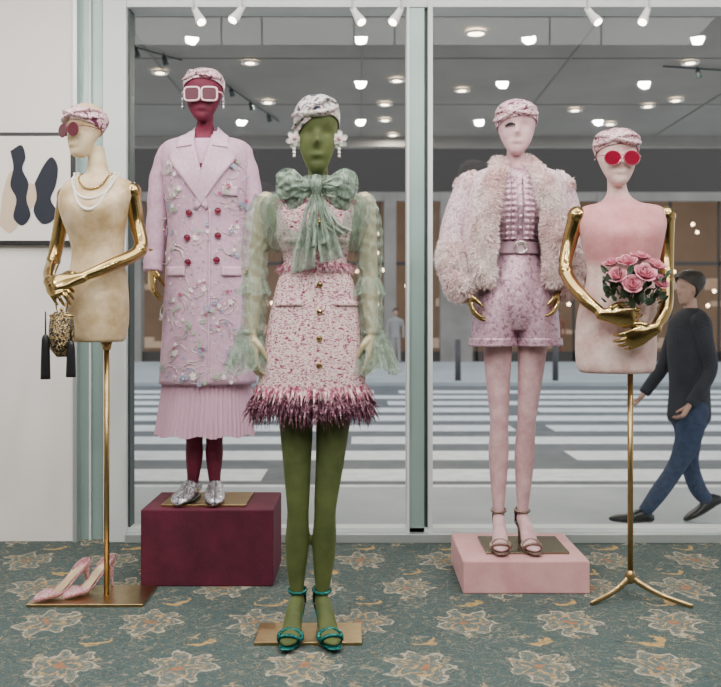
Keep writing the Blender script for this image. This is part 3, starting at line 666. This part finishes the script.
for k in range(320):
    uu=rng.uniform(166,250);vv=rng.uniform(165,378);fl[rng.choice([0,3,1])].append(flower(ct.front(uu,vv,.002),ct.normal(uu,vv),rng.uniform(.003,.007),4))
for i,g_ in enumerate(fl): mk('embroidery_%d'%i,join(g_),M_flw[i],B.root,False)
th_=[]
for (u,v) in spots:
    for k in range(3):
        a=rng.uniform(0,6);pts=[(u+math.cos(a+j*.5)*(3+j*4.0),v+math.sin(a+j*.5)*(3+j*4.0)) for j in range(4)]
        th_.append(tube([ct.front(x,min(y,381),.003) for x,y in pts],[.0016]*4,14,5))
mk('embroidered_vines',join(th_),M_thr,B.root)
sk=Loft(B,[(372,164,250,.135),(400,161,251,.145),(434,156,253,.155)])
mk('pleated_skirt',sk.build(40,360,mod=lambda t,h:((.003+.006*t)*np.sin(60*h),.006*t*np.sin(11*h)),cap=False),M_skirt,B.root)
# ================================================================= FIG C : fur jacket
cz=.1325
box('display_plinth',(463-360.5)*4.018/1001,(590-360.5)*4.018/1001,4.018,4.55,0,cz,M_plp,None,.006)
C=Fig('mannequin_in_fur_jacket',516,4.267,cz)
c0=cz+.010
box('base_plate',(482-360.5)*C.k,(563-360.5)*C.k,4.13,4.44,cz,c0,mat('dark_brass',(.22,.20,.14),.25,.9),C.root,.002)
hC=Head(C,516,101,156,39,-.12,-.01)
nc=Loft(C,[(142,508,525,.038,.02),(158,507,526,.04,.02),(170,504,530,.05,.012),(177,480,552,.065,.01),(190,474,556,.085,0),(215,488,543,.1,-.005),(248,497,537,.075,0),(290,486,548,.09,.01),(312,490,545,.07,.01)])
LC=[(498,322,.01,.066),(498,345,.01,.063),(498,380,.0,.052),(499,412,-.006,.042),(499,426,-.004,.039),(499,455,.012,.043),(499,490,.015,.032),(499,zf(C,c0+.13),.012,.022),(499,zf(C,c0+.095),.01,.023)]
RC=[(533,322,.01,.066),(533,345,.01,.063),(530,380,.0,.052),(527,412,-.006,.042),(526,426,-.004,.039),(525,455,.012,.043),(524,490,.015,.032),(523,zf(C,c0+.13),.012,.022),(523,zf(C,c0+.095),.01,.023)]
gs=legs(C,LC,RC,c0,.085,-.08,.12)
M_pinks=mat('pink_skin_velvet',(.50,.29,.32),.65,0,var=((.66,.44,.46),20,8),sheen=.35,bmp=(220,.2,.002))
# the thighs continue up into the torso inside the shorts
gs+=[tube([C.P(u0,300,.01),C.P(u0,325,.01)],[.062,.066],6,20) for u0 in(502,530)]
mk('body',join([hC.geo(),nc.build(60,40)]+gs),M_pinks,C.root,remesh=.005,it=4)
for q,yw in((LC,-.08),(RC,.12)):
    p=C.P(*q[-1][:3]);sandal(C,np.array([p[0],p[1],c0]),yw,mat('bronze_glitter_%d'%int(yw*100),(.16,.11,.085),.3,.6,var=((.32,.23,.18),120)))
hC.scarf(M_scarf,.64,.38,.2,.05)
ey=[tube([hC.at(.50,-.55+.10*i,.002),hC.at(.45-.02*abs(i-2)*.3,-.62+.13*i,.006)],[.0024,.0010],4,6) for i in range(6)]
ey.append(tube([hC.at(.49,-.68,.002),hC.at(.525,-.33,.002),hC.at(.49,.0,.002)],[.002,.0045,.002],12,6))
mk('eyelash_detail',join(ey),M_black,C.root)
rm=Loft(C,[(168,500,533,.055,.01),(175,492,540,.08,.005),(190,486,544,.105,0),(212,488,541,.115,-.008),(235,494,537,.098,0),(250,496,536,.088,0),(262,491,541,.098,0),(282,480,550,.114,0),(304,475,555,.122,0),(318,482,549,.118,0),(330,500,531,.100,0)])
g=[rm.build(60,60)]
g.append(Loft(C,[(286,480,517,.100,0),(300,475,518,.112,0),(322,472,517,.118,0),(344,471,515,.118,0)]).build(24,40))
g.append(Loft(C,[(286,514,551,.100,0),(300,513,556,.112,0),(322,515,559,.118,0),(344,517,560,.118,0)]).build(24,40))
mk('romper',join(g),M_romper,C.root,remesh=.006,it=3)
g=[Loft(C,[(338,l-1,r+1,.119,0),(346,l-2,r+2,.121,0)]).build(6,80,mod=lambda t,h:(.002*np.sin(24*h),0*h),cap=False) for l,r in((471,515),(517,560))]
mk('shorts_cuffs',join(g),M_romper,C.root,solid=.006)
mk('belt',Loft(C,[(243,494,538,.094,0),(249,494,538,.094,0),(255,493,539,.096,0)]).build(8,50,cap=False),mat('lilac_belt',(.42,.27,.34),.5),C.root,solid=.008)
mk('belt_buckle',join([ring(rm.front(517,249,.014),(.026,0,0),(0,0,.024),.005),ring(rm.front(517,249,.014),(.018,0,0),(0,0,.017),.002)]),mat('crystal_buckle',(.82,.76,.74),.15,.8),C.root)
g=[]
for sg in(-1,1):
    for k in range(3):
        A_=[rm.front(516+sg*(3+k*5),v,.010+.003*k) for v in range(178,244,9)];B_=[rm.front(516+sg*(9+k*5),v,.022) for v in range(178,244,9)]
        g.append(strip(A_,B_,60,6,lambda t,s:np.stack([0*t*s,-.006*np.sin(t*70)*s,0*t*s],-1)))
mk('front_ruffles',join(g),M_romper,C.root,solid=.002)
mk('romper_buttons',join([sphere(rm.front(516,v,.014),.006) for v in range(186,240,11)]),M_pearl,C.root)
# jacket (open front)
jk=Loft(C,[(166,497,536,.075,.02),(172,480,554,.095,.01),(180,470,564,.118,.005),(205,465,568,.140,0),(240,462,569,.150,0),(282,460,566,.155,0)])
jg=jk.build(40,60,cap=False,th0=-math.pi/2+.75,th1=1.5*math.pi-.75)
mk('jacket_body',jg,M_jack,C.root,solid=.012)
furs=[];base=[]
def furtube(P,r,N,L=.035):
    g_=tube(P,r,50,24,tip=True,tip0=True,mod=lambda t,h:.005*np.sin(t*23+2*np.sin(h*2))+.004*np.sin(3*h+t*31));base.append(g_);P_,Nn=sample(g_,N);cen=np.array([np.mean(np.array([list(p) for p in P]),0)])
    furs.append(blades(P_,-Nn if np.mean(np.sum((P_-cen)*Nn,1))<0 else Nn,L,.0032,.45,.5))
for sg in(-1,1):
    c=515
    furtube([C.P(c+sg*13,168,-.02),C.P(c+sg*23,182,-.10),C.P(c+sg*30,205,-.125),C.P(c+sg*34,235,-.125),C.P(c+sg*35,262,-.12),C.P(c+sg*33,280,-.12)],[.022,.036,.042,.044,.042,.034],11000,.022)
furtube([C.P(502,168,-.03),C.P(500,162,.06),C.P(516,162,.10),C.P(532,162,.06),C.P(530,168,-.03)],[.020,.027,.027,.027,.020],4500,.022)
for sg,Q in((-1,[(468,182),(459,212),(453,240),(454,262),(463,284)]),(1,[(561,182),(568,212),(569,240),(566,262),(559,282)])):
    P=[C.P(u,v,d) for (u,v),d in zip(Q,(0,.01,.01,-.02,-.06))]
    mk('jacket_sleeve',tube(P,[.046,.058,.060,.054,.048],40,28,tip0=True),M_jack,C.root)
    furtube([P[2]+np.array([sg*.0,0,-.03]),P[3],P[4]+np.array([sg*.010,0,-.012])],[.056,.064,.060],11000,.022)
    furtube([P[0]+np.array([-sg*.02,0,.015]),P[0]+np.array([sg*.008,0,-.02])],[.028,.042],4000,.020)
    h=hand(P[4]+np.array([-sg*.01,-.0,-.03]),(-sg*.25,-.2,-1),(-sg,.0,-.2),-sg,1.0,(18,25,20))
    mk('gold_hand',join(h),GOLD,C.root,remesh=.0035,it=2)
mk('fur_trim_base',join(base),M_furbase,C.root);mk('fur_trim',join(furs),M_fur,C.root,False)
# ================================================================= FIG D : champagne bust
def goldjoints(P,r):
    return [sphere(P[0],r[0]*1.12),sphere(P[len(P)//2],r[len(P)//2]*1.12)]
D=Fig('bust_form_with_handbag',106,3.96,0)
hD=Head(D,86,103,159,38,-.65,-.01)
tD=Loft(D,[(146,87,103,.038,.015),(162,87,106,.040,.015),(174,84,111,.048,.01),(181,68,130,.07,.005),(192,60,136,.09,0),(212,61,129,.110,-.012),(250,72,124,.082,0),(285,67,127,.105,.01),(318,65,128,.108,.01),(338,68,125,.100,.01),(342,72,121,.09,.01)])
mk('body',join([hD.geo(),tD.build(80,50,mod=lambda t,h:(.014*np.exp(-((t-.5)/.07)**2)*(np.exp(-((h-4.25)/.35)**2)+np.exp(-((h-5.15)/.35)**2)),0*h))]),M_tan,D.root,remesh=.005,it=4)
hD.scarf(M_scarf,.64,.40,-.3,0,.62,1.1);hD.glasses(M_lens,M_red,.46,'round',.026,.032,.003)
mk('pole',join([cyl(D.P(106,338,.01),D.P(106,598,.01)*[1,1,0]+[0,0,.01],.011),cyl(D.P(106,342,.01),D.P(106,350,.01),.022,.016)]),BRASS,D.root)
box('base_plate',(37-360.5)*D.k,(150-360.5)*D.k,3.83,4.11,0,.012,BRASS,D.root,.002)
P=[D.P(132,192,.0),D.P(136,222,.01),D.P(141,250,-.02),D.P(118,267,-.12),D.P(92,280,-.17)];r=[.034,.029,.027,.025,.018]
mk('gold_arm_1',join(arm(P,r,(-1,-.15,-.22),(.1,.9,-.5),-1,1.,(25,45,35),.3)+goldjoints(P,r)),GOLD,D.root,remesh=.0035,it=2)
P=[D.P(64,195,.03),D.P(57,228,.04),D.P(52,260,.02),D.P(54,274,-.06),D.P(60,283,-.13)];r=[.034,.029,.026,.024,.018]
mk('gold_arm_2',join(arm(P,r,(.45,-.55,-.35),(.4,.5,-.8),1,1.,(30,45,35),.3)+goldjoints(P,r)),GOLD,D.root,remesh=.0035,it=2)
for k,(dz,rr) in enumerate(((192,.0045),(213,.0070),(202,.0062))):
    N=40 if k else 34;pts=[]
    for i in range(N):
        a=i/(N-1)*math.pi;u=97-(15+3.5*k)*math.cos(a);v=174+(dz-174)*math.sin(a);pts.append(sphere(tD.front(u,v,.006),rr,6,8))
    mk('necklace_%d'%k,join(pts),M_pearl if k!=0 else GOLD,D.root)
# handbag
bx=76
bag=Loft(D,[(312,bx-7,bx+7,.018,-.19),(319,bx-11,bx+11,.032,-.19),(332,bx-12,bx+12,.042,-.19),(346,bx-11,bx+11,.036,-.19),(355,bx-5,bx+5,.018,-.19)])
mk('handbag_body',bag.build(30,32),multimat('beaded_gold_black',[(0,(.015,.015,.015)),(.45,(.50,.34,.12)),(.62,(.70,.60,.42)),(.72,(.02,.02,.02)),(.9,(.50,.36,.15))],330,.3,.7,kind='sequin',bmp=.6),D.root)
mk('handbag_frame',join([ring(D.P(bx,316,-.19),(.042,0,0),(0,.02,0),.006),sphere(D.P(bx,310,-.19),.008),ring(D.P(bx,303,-.19),(.022,0,0),(0,0,.050),.0035)]),GOLD,D.root)
g=[]
for u,v0,v1 in((bx-13,318,376),(bx+11,324,374)):
    g.append(cyl(D.P(u,v0-6,-.22),D.P(u,v0+16,-.22),.003));g.append(sphere(D.P(u,v0+18,-.22),.011))
    g.append(tube([D.P(u,v0+18,-.22),D.P(u,v0+26,-.22),D.P(u,v1,-.22)],[.011,.014,.017],16,40,mod=lambda t,h:.0016*np.sin(16*h)))
mk('handbag_tassels',join(g),M_black,D.root)
# pumps on the plate
sp_=empty('pink_pumps',((72-360.5)*D.k,3.9,.012))
shoe(None,np.array([(74-360.5)*D.k,3.99,.0125]),-.72,M_glit,.085,name='pump_1',root=sp_)
shoe(None,np.array([(96-360.5)*D.k,4.045,.0125]),-.62,M_glit,.085,name='pump_2',root=sp_)
# ================================================================= FIG E : pink bust
E=Fig('bust_form_with_bouquet',630,3.93,0)
hE=Head(E,616,128,187,41,.0,-.01)
tE=Loft(E,[(172,608,626,.038,.015),(192,608,629,.040,.015),(202,600,640,.055,.01),(207,583,662,.07,.005),(218,577,667,.09,0),(238,580,663,.110,-.012),(275,587,657,.085,0),(315,578,657,.108,.01),(350,576,657,.11,.01),(368,578,655,.105,.01),(373,582,651,.095,.01)])
def bustmat():
    m,nt,b=newmat('two_tone_pink_velvet');v=mapping(nt);sp=nt.nodes.new('ShaderNodeSeparateXYZ');nt.links.new(v,sp.inputs[0])
    n=noise(nt,v,14,8,.65)
    a=ramp(nt,n,[(.35,(.50,.18,.20)),(.65,(.62,.30,.31))]);c=ramp(nt,n,[(.35,(.56,.34,.32)),(.65,(.80,.63,.59))])
    mr=nt.nodes.new('ShaderNodeMapRange')
    mr.inputs[1].default_value=1.30;mr.inputs[2].default_value=1.34;nt.links.new(sp.outputs[2],mr.inputs[0])
    mr2=nt.nodes.new('ShaderNodeMapRange');mr2.inputs[1].default_value=1.60;mr2.inputs[2].default_value=1.56;nt.links.new(sp.outputs[2],mr2.inputs[0])
    mu=nt.nodes.new('ShaderNodeMath');mu.operation='MULTIPLY';nt.links.new(mr.outputs[0],mu.inputs[0]);nt.links.new(mr2.outputs[0],mu.inputs[1])
    x=nt.nodes.new('ShaderNodeMix');x.data_type='RGBA';nt.links.new(mu.outputs[0],x.inputs[0]);nt.links.new(c,x.inputs[6]);nt.links.new(a,x.inputs[7]);nt.links.new(x.outputs[2],b.inputs['Base Color'])
    b.inputs['Roughness'].default_value=.7;b.inputs['Sheen Weight'].default_value=.4;b.inputs['Sheen Tint'].default_value=(1,.75,.75,1);bump(nt,b,noise(nt,v,110,3),.3,.004);return m
mk('body',join([hE.geo(),tE.build(80,50)]),bustmat(),E.root,remesh=.005,it=4)
hE.scarf(M_scarf,.66,.40,.5,0,.8,1.1);hE.glasses(mat('red_lens',(.20,.006,.025),.1,coat=.5),mat('pink_wire',(.60,.24,.28),.2,.5),.43,'round',.029,.036,.0028)
mk('pole',cyl(E.P(631,368,.01),E.P(631,595,.01)*[1,1,0]+[0,0,.09],.011),BRASS,E.root)
g=[]
cx=E.P(631,600,.01)[0]
for dx,dy in((-.17,-.08),(.20,-.12),(.01,.20)):
    g.append(tube([(cx,3.94,.10),(cx+dx*.12,3.94+dy*.12,.075),(cx+dx*.5,3.94+dy*.5,.035),(cx+dx,3.94+dy,.008)],[(.010,.010),(.012,.009),(.011,.007),(.010,.006)],20,12,tip=True))
g.append(sphere((cx,3.94,.09),(.022,.022,.03)))
mk('tripod_base',join(g),BRASS,E.root)
P=[E.P(577,216,.0),E.P(570,243,.01),E.P(565,272,-.02),E.P(576,297,-.11),E.P(594,315,-.165)];r=[.035,.030,.027,.026,.019]
mk('gold_arm_1',join(arm(P,r,(1,-.1,-.12),(0,1,.15),1,1.05,(15,35,30))+goldjoints(P,r)),GOLD,E.root,remesh=.0035,it=2)
P=[E.P(666,216,.0),E.P(667,245,.01),E.P(665,280,-.02),E.P(656,309,-.12),E.P(641,329,-.17)];r=[.035,.030,.027,.026,.019]
mk('gold_arm_2',join(arm(P,r,(-1,-.1,-.45),(0,1,.15),-1,1.05,(15,35,30))+goldjoints(P,r)),GOLD,E.root,remesh=.0035,it=2)
# bouquet
bq=empty('rose_bouquet',E.P(622,300,-.16))
def rose(c,r,up):
    up=nrm(up);a=nrm(np.cross(up,(0,1,.3)));b=np.cross(up,a);g_=[]
    for ly,(k,rr,op,hh) in enumerate(((2,.28,.15,.62),(3,.5,.25,.6),(4,.75,.45,.55),(5,1.0,.75,.42))):
        for i in range(k):
            t0=i*2*math.pi/k+ly*.7;V=[]
            for s_ in np.linspace(0,1,7):
                for q in np.linspace(-1,1,7):
                    wd=1.15*(math.pi/k)*math.sin(math.pi*(.18+.72*s_)) if s_<1 else 1.15*math.pi/k*.45
                    t=t0+q*wd*1.1; rad=r*rr*(math.sin(min(1,s_*1.3)*math.pi/2)**.8+op*.35*s_**3);z=r*(-.55+ (hh+.55)*s_*1.0 -op*.35*s_**4-.10*q*q)
                    V.append(c+(a*math.cos(t)+b*math.sin(t))*rad+up*z*1.0)
            g_.append((np.array(V),gfaces(7,7,False,False)))
    return join(g_)
rs=[];
for u,v,d,r in((605,277,-.18,.032),(616,263,-.16,.033),(631,275,-.20,.036),(645,266,-.15,.032),(618,286,-.21,.032),(647,283,-.17,.032),(631,258,-.13,.031),(603,264,-.13,.028)):
    c=E.P(u,v,d);rs.append(rose(c,r,(c-E.P(622,320,-.10))*[1,2.2,1]))
mk('roses',join(rs),M_rose,bq,solid=.001)
g=[]
for i in range(130):
    u=rng.uniform(596,653);v=rng.uniform(278,308)-abs(u-624)*.12;c=E.P(u,v,rng.uniform(-.2,-.11));d=nrm(c-E.P(622,330,-.14)+rng.normal(0,.04,3));s_=nrm(np.cross(d,rng.normal(0,1,3)))
    L=rng.uniform(.028,.045);n_=np.cross(d,s_);V=np.array([c,c+d*L*.35+s_*L*.28,c+d*L*.75+s_*L*.2-n_*.004,c+d*L-n_*.008,c+d*L*.75-s_*L*.2-n_*.004,c+d*L*.35-s_*L*.28,c+d*L*.5+n_*.003]);g.append((V,[(0,1,6),(1,2,6),(2,3,6),(3,4,6),(4,5,6),(5,0,6)]))
mk('leaves',join(g),M_leaf,bq)
mk('stems',join([tube([E.P(622+rng.uniform(-2,2),334,-.150),E.P(622+rng.uniform(-3,3),310,-.155),E.P(rng.uniform(601,647),280,-.16)],[.003]*3,12,8) for i in range(12)]),M_leaf,bq)
# ================================================================= pedestrian
Pf=Fig('walking_pedestrian',680,6.8,G)
M_jkt=mat('navy_jacket',(.010,.011,.017),.8,var=((.02,.022,.032),12));M_jean=mat('blue_jeans',(.02,.032,.07),.85,var=((.035,.055,.11),30));M_face=mat('skin',(.42,.25,.19),.6);M_hair=mat('dark_hair',(.02,.014,.01),.6,bmp=(90,.5))
hP=Head(Pf,689,272,305,23,-1.35,0,.1)
nk=Loft(Pf,[(298,685,697,.05,.02),(312,684,698,.055,.01),(318,682,700,.06,.01)])
mk('head',join([hP.geo(),nk.build(16,24)]+[sphere(hP.at(.45,s*1.5,.0),(.012,.02,.028)) for s in(-1,1)]),M_face,Pf.root,remesh=.006,it=2)
n,m=24,48;sf=np.linspace(0,1,n)[:,None];ph=np.linspace(0,2*np.pi,m,endpoint=False)[None,:];t0=.48+.30*np.cos(ph);t=t0+(1-t0)*sf
mk('hair',(hP.X(hsurf(t,ph,hP.H,hP.W,hP.D,.014,0.)).reshape(-1,3),gfaces(n,m,True,False)),M_hair,Pf.root,solid=.008)
jl=Loft(Pf,[(308,683,699,.06),(314,675,706,.12),(325,669,711,.17),(350,668,711,.175),(385,670,709,.155),(415,668,710,.16),(422,670,708,.15)])
g=[jl.build(40,40),tube([Pf.P(692,320,-.17),Pf.P(696,345,-.20),Pf.P(700,368,-.20),Pf.P(690,388,-.2),Pf.P(680,402,-.2)],[.06,.055,.048,.045,.04],30,18,tip0=True),tube([Pf.P(688,320,.17),Pf.P(680,345,.20),Pf.P(672,368,.20),Pf.P(660,385,.2),Pf.P(652,396,.2)],[.06,.055,.048,.045,.04],30,18,tip0=True)]
mk('jacket',join(g),M_jkt,Pf.root,remesh=.01,it=4)
mk('hand_1',join(hand(Pf.P(680,402,-.2),(-.6,0,-1),(-1,0,.3),1,.95,(25,30,25))),M_face,Pf.root,remesh=.004,it=2)
mk('hand_2',join(hand(Pf.P(652,396,.2),(-.8,0,-1),(-1,0,.3),-1,.95,(25,30,25))),M_face,Pf.root,remesh=.004,it=2)
g=[tube([Pf.P(690,408,-.08),Pf.P(683,440,-.09),Pf.P(672,465,-.09),Pf.P(655,490,-.09),Pf.P(640,510,-.09)],[.10,.085,.062,.058,.045],40,22,tip0=True),
   tube([Pf.P(688,408,.08),Pf.P(693,440,.09),Pf.P(694,465,.09),Pf.P(702,490,.09),Pf.P(713,504,.09)],[.10,.085,.062,.058,.045],40,22,tip0=True)]
g.append(Loft(Pf,[(400,670,708,.15),(420,671,708,.14),(430,675,704,.1)]).build(12,30))
mk('jeans',join(g),M_jean,Pf.root,remesh=.01,it=4)
def sh(px,py,d,ang,nm):
    p=Pf.P(px,py,d);c,s=math.cos(ang),math.sin(ang);f=lambda x,z:p+np.array([x*c-z*s,0,x*s+z*c])
    mk(nm,tube([f(.05,-.03),f(0,-.02),f(-.08,-.045),f(-.16,-.055),f(-.2,-.06)],[(.035,.035),(.04,.05),(.042,.035),(.045,.026),(.03,.018)],24,16,ref=(0,0,1),tip=True,tip0=True),M_black,Pf.root)
sh(639,510,-.09,-.10,'shoe_1');sh(714,501,.09,.42,'shoe_2')
# distant shoppers
def shopper(x,y,z,col):
    r_=empty('shopper',(x,y,z));o=np.array([x,y,z])
    g=[tube([o+[-.09,0,.05],o+[-.09,0,.45],o+[-.07,0,.85]],[.05,.06,.09],14,12,tip0=True),tube([o+[.12,0,.05],o+[.1,0,.45],o+[.07,0,.85]],[.05,.06,.09],14,12,tip0=True),
       tube([o+[0,0,.8],o+[0,0,1.1],o+[0,0,1.38],o+[0,0,1.45]],[(.16,.12),(.14,.11),(.2,.12),(.07,.07)],20,18),tube([o+[-.2,0,1.38],o+[-.25,0,1.1],o+[-.24,-.05,.82]],[.05,.045,.035],14,10,tip=True),tube([o+[.2,0,1.38],o+[.25,0,1.1],o+[.24,-.05,.82]],[.05,.045,.035],14,10,tip=True),tube([o+[0,0,1.4],o+[0,0,1.5]],[.05,.05],4,12)]
    mk('clothes',join(g),mat('shopper_cloth',col,.8),r_,remesh=.02,it=3);mk('head',sphere(o+[0,0,1.6],(.08,.095,.12)),M_face,r_);mk('hair',sphere(o+[0,.02,1.64],(.088,.1,.11)),M_hair,r_)
for x,y,c in((1.1,31.5,(.3,.28,.27)),(1.9,35,(.05,.04,.04)),(-5.2,29.5,(.07,.07,.08)),(8.3,30,(.10,.10,.12)),(6.9,35,(.3,.12,.08))):
    shopper(x,y,G+.02 if y<33 else G+.03,c)
# ================================================================= LIGHT + CAMERA
def lamp(name,kind,loc,target,e,col=(1,1,1),**kw):
    l=bpy.data.lights.new(name,kind);l.energy=e;l.color=col
    for k,v_ in kw.items(): setattr(l,k,v_)
    o=bpy.data.objects.new(name,l);o.location=loc;o.rotation_euler=(Vector(target)-Vector(loc)).to_track_quat('-Z','Y').to_euler();scene.collection.objects.link(o)
il=empty('ceiling_downlights',(0,1,3.2));g=[]
for yy in(-.4,1.3,2.7):
    for xx in(-2.5,-1.25,0,1.25,2.5):
        g.append(ring((xx,yy,3.195),(.10,0,0),(0,.10,0),.012))
        lamp('downlight','SPOT',(xx,yy,3.19),(xx*.55,4.3,.9),112 if yy<2 else 72,(1,.945,.88),spot_size=2.2,spot_blend=1.,shadow_soft_size=.05)
mk('downlight_trims',join(g),M_spot,il)
lamp('ceiling_fill','AREA',(0,3.4,3.15),(0,3.6,0),82,(1,.97,.93),shape='RECTANGLE',size=4.8,size_y=1.2)  # added soft fill from above, no panel fitting is built
for x,y in DL: lamp('standin_downlight','AREA',(x,y,3.262),(x,y,0),14,(1,.90,.78),shape='DISK',size=.10)  # added lamps to light the pavement and, by bounce, the stand-in ceiling
w=bpy.data.worlds.new('overcast_sky');scene.world=w;w.use_nodes=True
bg=w.node_tree.nodes['Background'];bg.inputs[0].default_value=(.84,.89,.95,1);bg.inputs[1].default_value=1.85
cd=bpy.data.cameras.new('camera');co=bpy.data.objects.new('camera',cd);scene.collection.objects.link(co)
co.location=(0,0,CAMZ);co.rotation_euler=(math.pi/2,0,0);cd.sensor_width=36;cd.lens=1001/721*36;cd.shift_y=-23.5/721
cd.dof.use_dof=True;cd.dof.focus_distance=4.0;cd.dof.aperture_fstop=4.0
scene.camera=co
